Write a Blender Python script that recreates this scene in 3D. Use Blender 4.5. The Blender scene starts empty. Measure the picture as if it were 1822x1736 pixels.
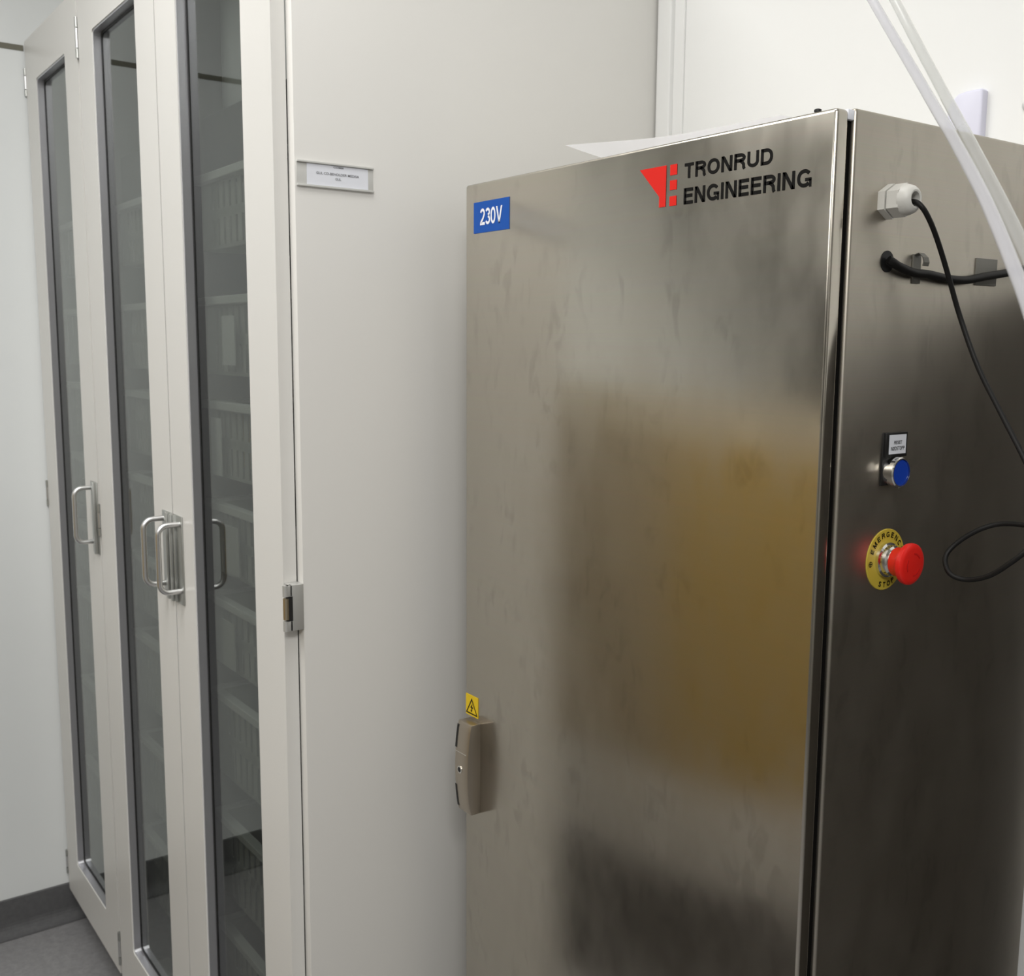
import bpy, bmesh, math, random
from mathutils import Vector, Matrix
random.seed(7)
SC = bpy.context.scene
COL = SC.collection
PI = math.pi

# ------------------------------------------------------------------ camera, world, lights, exposure
def make_camera():
    yaw, pitch, roll = math.radians(54.0612), math.radians(7.77766), math.radians(0.36337)
    f_px, W = 1876.55, 1822.0
    cy, sy, cp, sp = math.cos(yaw), math.sin(yaw), math.cos(pitch), math.sin(pitch)
    fwd = Vector((-sy*cp, cy*cp, -sp)); right = Vector((cy, sy, 0)); up = right.cross(fwd)
    c, s = math.cos(roll), math.sin(roll)
    r2 = c*right + s*up; u2 = -s*right + c*up
    cd = bpy.data.cameras.new('camera'); cd.sensor_fit = 'HORIZONTAL'; cd.sensor_width = 36.0
    cd.lens = 36.0*f_px/W; cd.clip_start = 0.01
    cd.dof.use_dof = True; cd.dof.focus_distance = 1.05; cd.dof.aperture_fstop = 15.0
    co = bpy.data.objects.new('camera', cd); COL.objects.link(co)
    m = Matrix((r2, u2, -fwd)).transposed().to_4x4(); m.translation = (0, 0, 1.43)
    co.matrix_world = m
    SC.camera = co
make_camera()

wd = bpy.data.worlds.new('world'); SC.world = wd; wd.use_nodes = True
wd.node_tree.nodes['Background'].inputs[0].default_value = (0.9, 0.95, 1.0, 1)
wd.node_tree.nodes['Background'].inputs[1].default_value = 0.0

def area(name, loc, sx, sy, power, col=(1.0, 0.988, 0.968)):
    ld = bpy.data.lights.new(name, 'AREA'); ld.shape = 'RECTANGLE'; ld.size = sx; ld.size_y = sy
    ld.energy = power; ld.color = col
    o = bpy.data.objects.new(name, ld); COL.objects.link(o); o.location = loc
    return o
area('ceiling_area_light', (-0.70, 0.45, 2.575), 0.60, 0.60, 4.2)
area('ceiling_area_light', (-1.45, -0.25, 2.575), 0.60, 1.20, 14.5)
area('ceiling_area_light', (-0.85, -2.30, 2.575), 0.60, 1.20, 17)  # added fill light, unseen; brightens the wall mirrored in the steel door
area('ceiling_area_light', (0.70, -0.7, 2.575), 0.60, 1.20, 33)

SC.view_settings.view_transform = 'Standard'
SC.view_settings.look = 'None'
SC.view_settings.gamma = 1.0
SC.view_settings.use_curve_mapping = False
SC.view_settings.exposure = 0.60

# ------------------------------------------------------------------ materials
def mat(name, col, rough=0.5, metal=0.0, spec=0.5, coat=0.0):
    m = bpy.data.materials.new(name); m.use_nodes = True
    b = m.node_tree.nodes['Principled BSDF']
    b.inputs['Base Color'].default_value = (*col, 1); b.inputs['Roughness'].default_value = rough
    b.inputs['Metallic'].default_value = metal; b.inputs['Specular IOR Level'].default_value = spec
    b.inputs['Coat Weight'].default_value = coat
    return m
def nt(m): return m.node_tree.nodes, m.node_tree.links, m.node_tree.nodes['Principled BSDF']

def noisy(name, col, amount=0.05, scale=30.0, rough=0.5, bump=0.0, detail=4.0):
    """painted / moulded surface with a faint unevenness of its own"""
    m = mat(name, col, rough); N, L, b = nt(m)
    tc = N.new('ShaderNodeTexCoord'); n = N.new('ShaderNodeTexNoise')
    n.inputs['Scale'].default_value = scale; n.inputs['Detail'].default_value = detail
    L.new(tc.outputs['Object'], n.inputs['Vector'])
    r = N.new('ShaderNodeValToRGB')
    r.color_ramp.elements[0].color = (*[c*(1-amount) for c in col], 1)
    r.color_ramp.elements[1].color = (*[min(1, c*(1+amount)) for c in col], 1)
    L.new(n.outputs['Fac'], r.inputs['Fac']); L.new(r.outputs['Color'], b.inputs['Base Color'])
    if bump:
        bp = N.new('ShaderNodeBump'); bp.inputs['Strength'].default_value = bump; bp.inputs['Distance'].default_value = 0.001
        L.new(n.outputs['Fac'], bp.inputs['Height']); L.new(bp.outputs['Normal'], b.inputs['Normal'])
    return m

M = {}
M['wall'] = noisy('wall_paint', (0.775, 0.80, 0.80), 0.015, 6, 0.6)
M['wallback'] = noisy('back_wall_paint', (0.82, 0.825, 0.815), 0.012, 6, 0.6)
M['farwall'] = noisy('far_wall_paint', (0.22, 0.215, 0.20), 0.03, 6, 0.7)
M['ceiling'] = noisy('ceiling_paint', (0.82, 0.82, 0.79), 0.02, 40, 0.8)
M['cab'] = noisy('cabinet_paint', (0.71, 0.70, 0.67), 0.012, 5, 0.38)
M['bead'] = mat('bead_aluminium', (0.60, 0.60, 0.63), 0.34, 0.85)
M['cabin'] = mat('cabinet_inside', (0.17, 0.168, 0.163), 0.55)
M['black'] = mat('black_rubber', (0.008, 0.008, 0.008), 0.6)
M['gap'] = mat('dark_seal', (0.006, 0.0055, 0.005), 0.9, spec=0.05)
M['plinth'] = mat('plinth_dark', (0.05, 0.048, 0.045), 0.7)
M['alu'] = mat('satin_aluminium', (0.70, 0.70, 0.70), 0.33, 1.0)
M['zinc'] = mat('zinc_plate', (0.50, 0.51, 0.49), 0.42, 1.0)
M['brassy'] = mat('nickel_barrel', (0.62, 0.54, 0.40), 0.33, 1.0)
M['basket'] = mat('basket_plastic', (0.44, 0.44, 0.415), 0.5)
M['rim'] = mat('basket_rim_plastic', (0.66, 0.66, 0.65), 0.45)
M['card'] = mat('label_card', (0.62, 0.62, 0.62), 0.6)
M['yellowbox'] = mat('yellow_card', (0.55, 0.42, 0.06), 0.6)
M['whitebox'] = mat('white_carton', (0.72, 0.72, 0.74), 0.6)
M['greenbox'] = mat('pale_green_carton', (0.45, 0.55, 0.50), 0.6)
M['hingeleaf'] = mat('hinge_leaf', (0.46, 0.46, 0.44), 0.38, 0.35)
M['gapline'] = mat('shadow_line_strip', (0.16, 0.155, 0.12), 0.7)
M['tan'] = noisy('tan_laminate', (0.44, 0.37, 0.265), 0.08, 3, 0.5)
M['mat'] = mat('added_dark_mat', (0.035, 0.032, 0.030), 0.8)
M['greyfront'] = mat('grey_plastic', (0.11, 0.11, 0.108), 0.5)
M['ink'] = mat('black_ink', (0.006, 0.0055, 0.005), 0.5, 0, 0.12)
M['greyink'] = mat('grey_ink', (0.16, 0.16, 0.17), 0.6)
M['red'] = mat('red_vinyl', (0.70, 0.025, 0.018), 0.4, 0, 0.12)
M['blue'] = mat('blue_vinyl', (0.014, 0.085, 0.38), 0.4, 0, 0.12)
M['white'] = mat('white_print', (0.82, 0.84, 0.90), 0.45)
M['yellow'] = mat('yellow_vinyl', (0.66, 0.46, 0.02), 0.45, 0, 0.12)
M['yellowplate'] = mat('yellow_plate', (0.60, 0.47, 0.055), 0.4)
M['redcap'] = mat('red_plastic', (0.80, 0.018, 0.012), 0.32)
M['bluecap'] = mat('blue_plastic', (0.006, 0.05, 0.42), 0.3)
M['chrome'] = mat('chrome', (0.80, 0.79, 0.76), 0.10, 1.0)
M['blackplastic'] = mat('black_plastic', (0.012, 0.012, 0.012), 0.4)
M['glandgrey'] = mat('light_grey_nylon', (0.72, 0.71, 0.665), 0.38)
M['cable'] = mat('black_cable', (0.009, 0.0085, 0.008), 0.5, 0, 0.25)
M['clip'] = noisy('grey_clip', (0.17, 0.165, 0.145), 0.05, 40, 0.6)
M['holder'] = mat('pale_plastic', (0.60, 0.60, 0.575), 0.25)
M['housing'] = mat('bluish_white_plastic', (0.70, 0.70, 0.82), 0.4)
M['paper'] = mat('white_paper', (0.88, 0.88, 0.92), 0.6)
M['keyhole'] = mat('keyhole_black', (0.004, 0.004, 0.004), 0.5)

# floor vinyl with speckle
def floor_mat(name, c1, c2, scale):
    m = mat(name, c1, 0.42); N, L, b = nt(m)
    tc = N.new('ShaderNodeTexCoord'); n = N.new('ShaderNodeTexNoise')
    n.inputs['Scale'].default_value = scale; n.inputs['Detail'].default_value = 8; n.inputs['Roughness'].default_value = 0.75
    L.new(tc.outputs['Object'], n.inputs['Vector'])
    r = N.new('ShaderNodeValToRGB'); r.color_ramp.elements[0].position = 0.32; r.color_ramp.elements[1].position = 0.7
    r.color_ramp.elements[0].color = (*c1, 1); r.color_ramp.elements[1].color = (*c2, 1)
    L.new(n.outputs['Fac'], r.inputs['Fac']); L.new(r.outputs['Color'], b.inputs['Base Color'])
    return m
M['floor'] = floor_mat('floor_vinyl', (0.20, 0.20, 0.205), (0.30, 0.295, 0.30), 60)
M['skirt'] = floor_mat('skirting_vinyl', (0.085, 0.085, 0.09), (0.12, 0.12, 0.122), 70)
M['skirt'].node_tree.nodes['Principled BSDF'].inputs['Roughness'].default_value = 0.75

# golden oak for the low doors on the near side of the room
def oak():
    m = mat('oak_veneer', (0.5, 0.34, 0.12), 0.5); N, L, b = nt(m)
    tc = N.new('ShaderNodeTexCoord'); mp = N.new('ShaderNodeMapping'); mp.inputs['Scale'].default_value = (6, 6, 0.6)
    n = N.new('ShaderNodeTexNoise'); n.inputs['Scale'].default_value = 5; n.inputs['Detail'].default_value = 6
    L.new(tc.outputs['Object'], mp.inputs['Vector']); L.new(mp.outputs['Vector'], n.inputs['Vector'])
    r = N.new('ShaderNodeValToRGB'); r.color_ramp.elements[0].color = (0.40, 0.265, 0.075, 1); r.color_ramp.elements[1].color = (0.55, 0.39, 0.13, 1)
    L.new(n.outputs['Fac'], r.inputs['Fac']); L.new(r.outputs['Color'], b.inputs['Base Color'])
    return m
M['oak'] = oak()
M['palerail'] = mat('pale_laminate', (0.62, 0.55, 0.42), 0.5)
M['kick'] = mat('kick_grey', (0.74, 0.71, 0.67), 0.5)
M['darkpanel'] = mat('added_dark_panel', (0.035, 0.030, 0.024), 0.6)

# brushed stainless steel with handling stains
def steel(name, col, rough, stain=1.0, aniso=0.0):
    m = mat(name, col, rough, 1.0); N, L, b = nt(m)
    b.inputs['Anisotropic'].default_value = aniso
    if aniso:
        tg = N.new('ShaderNodeTangent'); tg.direction_type = 'UV_MAP'; tg.uv_map = 'UVMap'
        L.new(tg.outputs['Tangent'], b.inputs['Tangent'])
    tc = N.new('ShaderNodeTexCoord')
    mp = N.new('ShaderNodeMapping'); mp.inputs['Scale'].default_value = (9, 9, 4.5)
    n = N.new('ShaderNodeTexNoise'); n.inputs['Scale'].default_value = 2.2; n.inputs['Detail'].default_value = 3.5; n.inputs['Roughness'].default_value = 0.55
    L.new(tc.outputs['Object'], mp.inputs['Vector']); L.new(mp.outputs['Vector'], n.inputs['Vector'])
    mp3 = N.new('ShaderNodeMapping'); mp3.inputs['Scale'].default_value = (34, 34, 15)
    n3 = N.new('ShaderNodeTexNoise'); n3.inputs['Scale'].default_value = 1.6; n3.inputs['Detail'].default_value = 2.0; n3.inputs['Distortion'].default_value = 0.6
    L.new(tc.outputs['Object'], mp3.inputs['Vector']); L.new(mp3.outputs['Vector'], n3.inputs['Vector'])
    mk = N.new('ShaderNodeMapRange'); mk.inputs['From Min'].default_value = 0.46; mk.inputs['From Max'].default_value = 0.62
    L.new(n.outputs['Fac'], mk.inputs['Value'])
    sp = N.new('ShaderNodeMapRange'); sp.inputs['From Min'].default_value = 0.50; sp.inputs['From Max'].default_value = 0.64
    L.new(n3.outputs['Fac'], sp.inputs['Value'])
    mm = N.new('ShaderNodeMath'); mm.operation = 'MULTIPLY'; L.new(mk.outputs[0], mm.inputs[0]); L.new(sp.outputs[0], mm.inputs[1])
    r = N.new('ShaderNodeValToRGB'); e = r.color_ramp.elements
    e[0].position = 0.0; e[0].color = (*col, 1)
    e[1].position = 1.0; e[1].color = (*[c*(1-0.13*stain) for c in col], 1)
    L.new(mm.outputs[0], r.inputs['Fac'])
    # fine horizontal grain
    mp2 = N.new('ShaderNodeMapping'); mp2.inputs['Scale'].default_value = (3, 3, 900)
    n2 = N.new('ShaderNodeTexNoise'); n2.inputs['Scale'].default_value = 1.0; n2.inputs['Detail'].default_value = 2
    L.new(tc.outputs['Object'], mp2.inputs['Vector']); L.new(mp2.outputs['Vector'], n2.inputs['Vector'])
    mx = N.new('ShaderNodeMix'); mx.data_type = 'RGBA'; mx.blend_type = 'MULTIPLY'; mx.inputs[0].default_value = 0.10
    L.new(r.outputs['Color'], mx.inputs[6]); L.new(n2.outputs['Color'], mx.inputs[7])
    L.new(mx.outputs[2], b.inputs['Base Color'])
    mr = N.new('ShaderNodeMapRange'); mr.inputs['To Min'].default_value = rough+0.06*stain; mr.inputs['To Max'].default_value = rough-0.03*stain
    mr.inputs['From Min'].default_value = 0.3; mr.inputs['From Max'].default_value = 0.7
    L.new(n.outputs['Fac'], mr.inputs['Value']); L.new(mr.outputs['Result'], b.inputs['Roughness'])
    return m
M['steel'] = steel('brushed_steel_door', (0.53, 0.495, 0.43), 0.185, 1.0, 0.55)
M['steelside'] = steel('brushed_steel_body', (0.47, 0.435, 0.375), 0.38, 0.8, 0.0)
M['steelhandle'] = mat('satin_steel_handle', (0.48, 0.43, 0.365), 0.36, 1.0)

def see_through(name, tint, gloss_ior, rough=0.0, haze=0.0, hazecol=(0.8, 0.8, 0.85)):
    """clear sheet: transmitted tint + Fresnel reflection (+ a little milkiness)"""
    m = bpy.data.materials.new(name); m.use_nodes = True
    N, L = m.node_tree.nodes, m.node_tree.links
    for n in list(N):
        if n.type != 'OUTPUT_MATERIAL': N.remove(n)
    out = [n for n in N if n.type == 'OUTPUT_MATERIAL'][0]
    t = N.new('ShaderNodeBsdfTransparent'); t.inputs[0].default_value = (*tint, 1)
    g = N.new('ShaderNodeBsdfGlossy'); g.inputs['Roughness'].default_value = rough; g.inputs[0].default_value = (0.95, 0.97, 0.96, 1)
    lw = N.new('ShaderNodeLayerWeight'); lw.inputs['Blend'].default_value = 0.5      # Schlick reflectance, the same from both sides of the sheet
    f0 = ((gloss_ior-1)/(gloss_ior+1))**2
    pw = N.new('ShaderNodeMath'); pw.operation = 'POWER'; pw.inputs[1].default_value = 5.0; L.new(lw.outputs['Facing'], pw.inputs[0])
    fr = N.new('ShaderNodeMath'); fr.operation = 'MULTIPLY_ADD'; fr.inputs[1].default_value = 1-f0; fr.inputs[2].default_value = f0
    L.new(pw.outputs[0], fr.inputs[0])
    base = t.outputs[0]
    if haze:
        d = N.new('ShaderNodeBsdfDiffuse'); d.inputs[0].default_value = (*hazecol, 1)
        tl = N.new('ShaderNodeBsdfTranslucent'); tl.inputs[0].default_value = (*hazecol, 1)
        a = N.new('ShaderNodeMixShader'); a.inputs[0].default_value = 0.7
        L.new(d.outputs[0], a.inputs[1]); L.new(tl.outputs[0], a.inputs[2])
        b = N.new('ShaderNodeMixShader'); b.inputs[0].default_value = haze
        L.new(t.outputs[0], b.inputs[1]); L.new(a.outputs[0], b.inputs[2]); base = b.outputs[0]
    mx = N.new('ShaderNodeMixShader'); L.new(fr.outputs[0], mx.inputs[0]); L.new(base, mx.inputs[1]); L.new(g.outputs[0], mx.inputs[2])
    L.new(mx.outputs[0], out.inputs['Surface'])
    return m
M['glass'] = see_through('grey_tinted_glass', (0.62, 0.64, 0.62), 1.52)
M['sleeve'] = see_through('clear_acrylic', (0.93, 0.94, 0.93), 1.3, 0.1, 0.10, (0.75, 0.76, 0.75))
M['tubemilk'] = see_through('milky_tube', (0.97, 0.97, 0.98), 1.6, 0.10, 0.55, (0.95, 0.95, 1.0))
M['tubeclear'] = see_through('clear_tube', (0.97, 0.98, 0.97), 1.6, 0.05, 0.36, (0.96, 0.96, 0.96))
M['film'] = see_through('clear_film', (0.97, 0.97, 0.98), 1.4, 0.15, 0.8, (0.96, 0.96, 1.0))

# ------------------------------------------------------------------ mesh helpers
class MB:
    def __init__(self): self.bm = bmesh.new()
    def box(self, x0, x1, y0, y1, z0, z1, bev=0.0, seg=2):
        t = bmesh.new(); bmesh.ops.create_cube(t, size=1)
        for v in t.verts:
            v.co = Vector((x0+(v.co.x+.5)*(x1-x0), y0+(v.co.y+.5)*(y1-y0), z0+(v.co.z+.5)*(z1-z0)))
        if bev: bmesh.ops.bevel(t, geom=t.edges[:], offset=bev, segments=seg, profile=0.5, affect='EDGES')
        self.merge(t); return self
    def merge(self, t):
        me = bpy.data.meshes.new('tmp'); t.to_mesh(me); t.free(); self.bm.from_mesh(me); bpy.data.meshes.remove(me)
    def prism(self, pts, d):
        """polygon pts extruded by vector d"""
        t = bmesh.new(); d = Vector(d)
        a = [t.verts.new(Vector(p)) for p in pts]; b = [t.verts.new(Vector(p)+d) for p in pts]
        n = len(pts); t.faces.new(a); t.faces.new(b[::-1])
        for i in range(n): t.faces.new((a[i], b[i], b[(i+1) % n], a[(i+1) % n]))
        bmesh.ops.recalc_face_normals(t, faces=t.faces[:]); self.merge(t); return self
    def tube(self, pts, r, n=14, cap=True):
        pts = [Vector(p) for p in pts]; t = bmesh.new(); rings = []
        tan = []
        for i in range(len(pts)):
            a = pts[max(0, i-1)]; b = pts[min(len(pts)-1, i+1)]; tan.append((b-a).normalized())
        ref = tan[0].orthogonal().normalized()
        for i, p in enumerate(pts):
            ref = (ref - tan[i]*ref.dot(tan[i])).normalized(); bi = tan[i].cross(ref)
            rr = r[i] if isinstance(r, (list, tuple)) else r
            rings.append([t.verts.new(p + rr*(math.cos(2*PI*k/n)*ref + math.sin(2*PI*k/n)*bi)) for k in range(n)])
        for i in range(len(rings)-1):
            for k in range(n):
                t.faces.new((rings[i][k], rings[i][(k+1) % n], rings[i+1][(k+1) % n], rings[i+1][k]))
        if cap: t.faces.new(rings[0][::-1]); t.faces.new(rings[-1])
        bmesh.ops.recalc_face_normals(t, faces=t.faces[:]); self.merge(t); return self
    def lathe(self, base, axis, prof, n=40, closed=False):
        """prof: (radius, height) pairs along axis from base"""
        axis = Vector(axis).normalized(); u = axis.orthogonal().normalized(); w = axis.cross(u); base = Vector(base)
        t = bmesh.new(); rings = []
        for r, h in prof:
            if r < 1e-6: rings.append([t.verts.new(base+axis*h)])
            else: rings.append([t.verts.new(base+axis*h+r*(math.cos(2*PI*k/n)*u+math.sin(2*PI*k/n)*w)) for k in range(n)])
        pairs = list(zip(rings, rings[1:]))
        if closed: pairs.append((rings[-1], rings[0]))
        for a, b in pairs:
            for k in range(n):
                k2 = (k+1) % n
                if len(a) == 1 and len(b) == 1: continue
                if len(a) == 1: t.faces.new((a[0], b[k2], b[k]))
                elif len(b) == 1: t.faces.new((a[k], a[k2], b[0]))
                else: t.faces.new((a[k], a[k2], b[k2], b[k]))
        if not closed:
            if len(rings[0]) > 1: t.faces.new(rings[0][::-1])
            if len(rings[-1]) > 1: t.faces.new(rings[-1])
        bmesh.ops.recalc_face_normals(t, faces=t.faces[:]); self.merge(t); return self
    def frame(self, x0, x1, z0, z1, ix0, ix1, iz0, iz1, y0, y1, rad=0.006, orad=0.002):
        """flat door frame in the XZ plane (outer and inner rectangle), front y0, back y1, rounded inner corners"""
        def ring(a0, a1, b0, b1, r, k=6):
            P = []
            for cx, cz, st in ((a1-r, b1-r, 0), (a0+r, b1-r, 1), (a0+r, b0+r, 2), (a1-r, b0+r, 3)):
                for i in range(k+1):
                    an = (st + i/k)*PI/2; P.append((cx+r*math.cos(an), cz+r*math.sin(an)))
            return P
        O, I = ring(x0, x1, z0, z1, orad), ring(ix0, ix1, iz0, iz1, rad)
        t = bmesh.new(); n = len(O); V = {}
        for nm, P, y in (('of', O, y0), ('ob', O, y1), ('if', I, y0), ('ib', I, y1)):
            V[nm] = [t.verts.new((p[0], y, p[1])) for p in P]
        for i in range(n):
            j = (i+1) % n
            for a, b in (('of', 'if'), ('if', 'ib'), ('ib', 'ob'), ('ob', 'of')):
                t.faces.new((V[a][i], V[a][j], V[b][j], V[b][i]))
        bmesh.ops.recalc_face_normals(t, faces=t.faces[:])
        self.merge(t); return self
    def grid(self, P):
        t = bmesh.new(); V = [[t.verts.new(Vector(p)) for p in row] for row in P]
        for i in range(len(P)-1):
            for j in range(len(P[0])-1): t.faces.new((V[i][j], V[i+1][j], V[i+1][j+1], V[i][j+1]))
        bmesh.ops.recalc_face_normals(t, faces=t.faces[:]); self.merge(t); return self
    def build(self, name, m, parent=None, smooth=True, uv=False, label=None):
        root = parent
        while root is not None and root.parent is not None: root = root.parent
        off = Vector(root.location) if root is not None else Vector((0, 0, 0))
        if parent is not None:
            for v in self.bm.verts: v.co -= off
        me = bpy.data.meshes.new(name)
        if uv:
            lay = self.bm.loops.layers.uv.new('UVMap')
            for f in self.bm.faces:
                for l in f.loops: l[lay].uv = (l.vert.co.x + l.vert.co.y, l.vert.co.z)
        if smooth:
            for f in self.bm.faces: f.smooth = True
            for e in self.bm.edges:
                if len(e.link_faces) == 2 and e.calc_face_angle(0) > math.radians(35): e.smooth = False
        self.bm.to_mesh(me); self.bm.free()
        me.materials.append(m)
        o = bpy.data.objects.new(name, me); COL.objects.link(o)
        if parent is not None: o.parent = parent
        if label: o['label'] = label
        return o

def tag(o, label, cat, group=None):
    o['label'] = label; o['category'] = cat
    if group: o['group'] = group
    return o
def thing(name, loc, label, cat, group=None):
    o = bpy.data.objects.new(name, None); COL.objects.link(o); o.location = loc; o.empty_display_size = 0.05
    return tag(o, label, cat, group)
def struct(name, mb, m, smooth=False):
    o = mb.build(name, m, smooth=smooth); o['kind'] = 'structure'; return o

def text_geo(s, bold=0.0):
    """2-D outline faces of a string, returned as (verts, faces) with lower-left at 0 and height/width"""
    cu = bpy.data.curves.new('txt', 'FONT'); cu.body = s; cu.size = 1; cu.fill_mode = 'FRONT'; cu.offset = bold; cu.resolution_u = 4
    ob = bpy.data.objects.new('txt', cu); COL.objects.link(ob)
    dg = bpy.context.evaluated_depsgraph_get(); dg.update()
    me = bpy.data.meshes.new_from_object(ob.evaluated_get(dg))
    V = [tuple(v.co) for v in me.vertices]; F = [tuple(p.vertices) for p in me.polygons]
    bpy.data.objects.remove(ob); bpy.data.curves.remove(cu); bpy.data.meshes.remove(me)
    x0 = min(v[0] for v in V); x1 = max(v[0] for v in V); y0 = min(v[1] for v in V); y1 = max(v[1] for v in V)
    return [((v[0]-x0)/(x1-x0), (v[1]-y0)/(y1-y0)) for v in V], F, (x1-x0), (y1-y0)

def put_text(mb, s, org, U, Vv, w, h, bold=0.0):
    """text fitted into a w x h rectangle whose lower-left corner is org, along unit vectors U, Vv"""
    V, F, tw, th = text_geo(s, bold)
    org, U, Vv = Vector(org), Vector(U), Vector(Vv); t = bmesh.new()
    vs = [t.verts.new(org + U*(x*w) + Vv*(y*h)) for x, y in V]
    for f in F:
        try: t.faces.new([vs[i] for i in f])
        except ValueError: pass
    mb.merge(t)
# plain grotesque capitals drawn as strokes: glyph(c) -> (list of polygons, width), cap height 1
def _arc(cx, cy, rx, ry, a0, a1, n=14, p=2.0):
    out = []
    for i in range(n+1):
        a = math.radians(a0+(a1-a0)*i/n); c, d = math.cos(a), math.sin(a)
        out.append((cx+rx*math.copysign(abs(c)**(2/p), c), cy+ry*math.copysign(abs(d)**(2/p), d)))
    return out
def _stroke(pts, sw, sh=None, closed=False):
    """ribbon along pts; sw = thickness (sh = thickness of level strokes)"""
    sh = sh or sw; P = [Vector(p) for p in pts]; n = len(P); L, R = [], []
    for i in range(n):
        a = P[(i-1) % n] if closed or i else P[i]; b = P[(i+1) % n] if closed or i < n-1 else P[i]
        if a == P[i]: t = (b-P[i]).normalized(); k = 1
        elif b == P[i]: t = (P[i]-a).normalized(); k = 1
        else:
            u, v = (P[i]-a).normalized(), (b-P[i]).normalized(); t = (u+v).normalized(); k = 1/max(0.5, t.dot(v))
        nrm = Vector((-t.y, t.x)); th = math.hypot(nrm.x*sw, nrm.y*sh)*k/2
        L.append(P[i]+nrm*th); R.append(P[i]-nrm*th)
    q = []
    for i in range(n if closed else n-1):
        j = (i+1) % n; q.append([L[i], L[j], R[j], R[i]])
    return q
def glyph(c, s):
    a = s/2; G = []
    W = dict(T=.82, R=.92, O=1.04, N=.92, U=.92, D=.94, E=.82, G=1.04, I=s, M=1.08, C=.98, Y=.92, S=.86, P=.86)
    W['Ø'] = 1.04; W['2'] = W['3'] = W['0'] = .66; W['V'] = .84
    w = W[c]
    stem = lambda x: _stroke([(x, 0), (x, 1)], s)
    def bowl(): return _stroke([(a, 1-a)] + _arc(.55*w, .72, .45*w-a, .28-a, 90, -90) + [(a, .44+a)], s)
    if c == 'T': G += _stroke([(0, 1-a), (w, 1-a)], s) + _stroke([(w/2, 1-s), (w/2, 0)], s)
    elif c == 'I': G += stem(a)
    elif c == 'N': G += stem(a) + stem(w-a) + [[(0, 1), (1.2*s, 1), (w, 0), (w-1.2*s, 0)]]
    elif c == 'U': G += _stroke([(a, 1)] + _arc(w/2, .36, w/2-a, .36-a, 180, 360) + [(w-a, 1)], s)
    elif c == 'D': G += stem(a) + _stroke([(a, 1-a)] + _arc(.42*w, .5, .58*w-a, .5-a, 90, -90, 18, 2.3) + [(a, a)], s)
    elif c in 'O0Ø':
        G += _stroke(_arc(w/2, .5, w/2-a, .5-a, 0, 360, 36, 2.15)[:-1], s, closed=True)
        if c == 'Ø': G += _stroke([(.06*w, -.02), (.94*w, 1.02)], s*.8)
    elif c == 'R': G += stem(a) + bowl() + _stroke([(.50*w, .44+a), (.74*w, .42), (.84*w, .30), (.86*w, .12), (.93*w, 0)], s)
    elif c == 'P': G += stem(a) + bowl()
    elif c == 'E': G += stem(a) + _stroke([(a, 1-a), (w, 1-a)], s) + _stroke([(a, .52), (.93*w, .52)], s) + _stroke([(a, a), (w, a)], s)
    elif c == 'G': G += _stroke(_arc(w/2, .5, w/2-a, .5-a, 38, 318, 28, 2.15), s) + _stroke([(.56*w, .42), (w, .42)], s*.85) + _stroke([(w-.4*s, .42), (w-.4*s, 0)], s*.8)
    elif c == 'C': G += _stroke(_arc(w/2, .5, w/2-a, .5-a, 42, 318, 28, 2.15), s)
    elif c == 'M': G += stem(a) + stem(w-a) + [[(0, 1), (1.1*s, 1), (w/2+.55*s, 0), (w/2-.55*s, 0)], [(w, 1), (w-1.1*s, 1), (w/2-.55*s, 0), (w/2+.55*s, 0)]]
    elif c == 'Y': G += _stroke([(w/2, 0), (w/2, .44)], s) + [[(0, 1), (1.15*s, 1), (w/2+a, .40), (w/2-a, .40)], [(w, 1), (w-1.15*s, 1), (w/2-a, .40), (w/2+a, .40)]]
    elif c == 'V': G += [[(0, 1), (1.15*s, 1), (w/2+.5*s, 0), (w/2-.5*s, 0)], [(w, 1), (w-1.15*s, 1), (w/2-.5*s, 0), (w/2+.5*s, 0)]]
    elif c == 'S': G += _stroke(_arc(w/2, .735, w/2-a, .265-a, 20, 268, 16) + _arc(w/2, .275, w/2-a, .275-a, 88, -162, 16), s)
    elif c == '2': G += _stroke(_arc(w/2, .70, w/2-a, .30-a, 165, -35, 16) + [(.62*w, .40), (.28*w, .22), (a*1.1, s*.8)], s) + _stroke([(0, a), (w, a)], s)
    elif c == '3': G += _stroke(_arc(w/2, .745, w/2-a*1.2, .255-a, 160, -88, 16), s) + _stroke(_arc(w/2, .285, w/2-a, .285-a, 88, -162, 16), s)
    return G, w
def put_word(mb, txt, org, U, Vv, w, h, s=0.2, gap=0.14):
    """capitals fitted into a w x h rectangle with lower-left corner org"""
    gl_ = [glyph(c, s) for c in txt]; tot = sum(g[1] for g in gl_)+gap*(len(txt)-1); k = w/tot
    org, U, Vv = Vector(org), Vector(U), Vector(Vv); x = 0.0; t = bmesh.new()
    for G, gw in gl_:
        for q in G:
            try: t.faces.new([t.verts.new(org + U*((x+p[0])*k) + Vv*(p[1]*h)) for p in q])
            except ValueError: pass
        x += gw+gap
    mb.merge(t)
def glyph_width(c, h, s=0.2): return glyph(c, s)[1]*h
def flat_poly(mb, pts):
    t = bmesh.new(); t.faces.new([t.verts.new(Vector(p)) for p in pts]); mb.merge(t)
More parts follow.
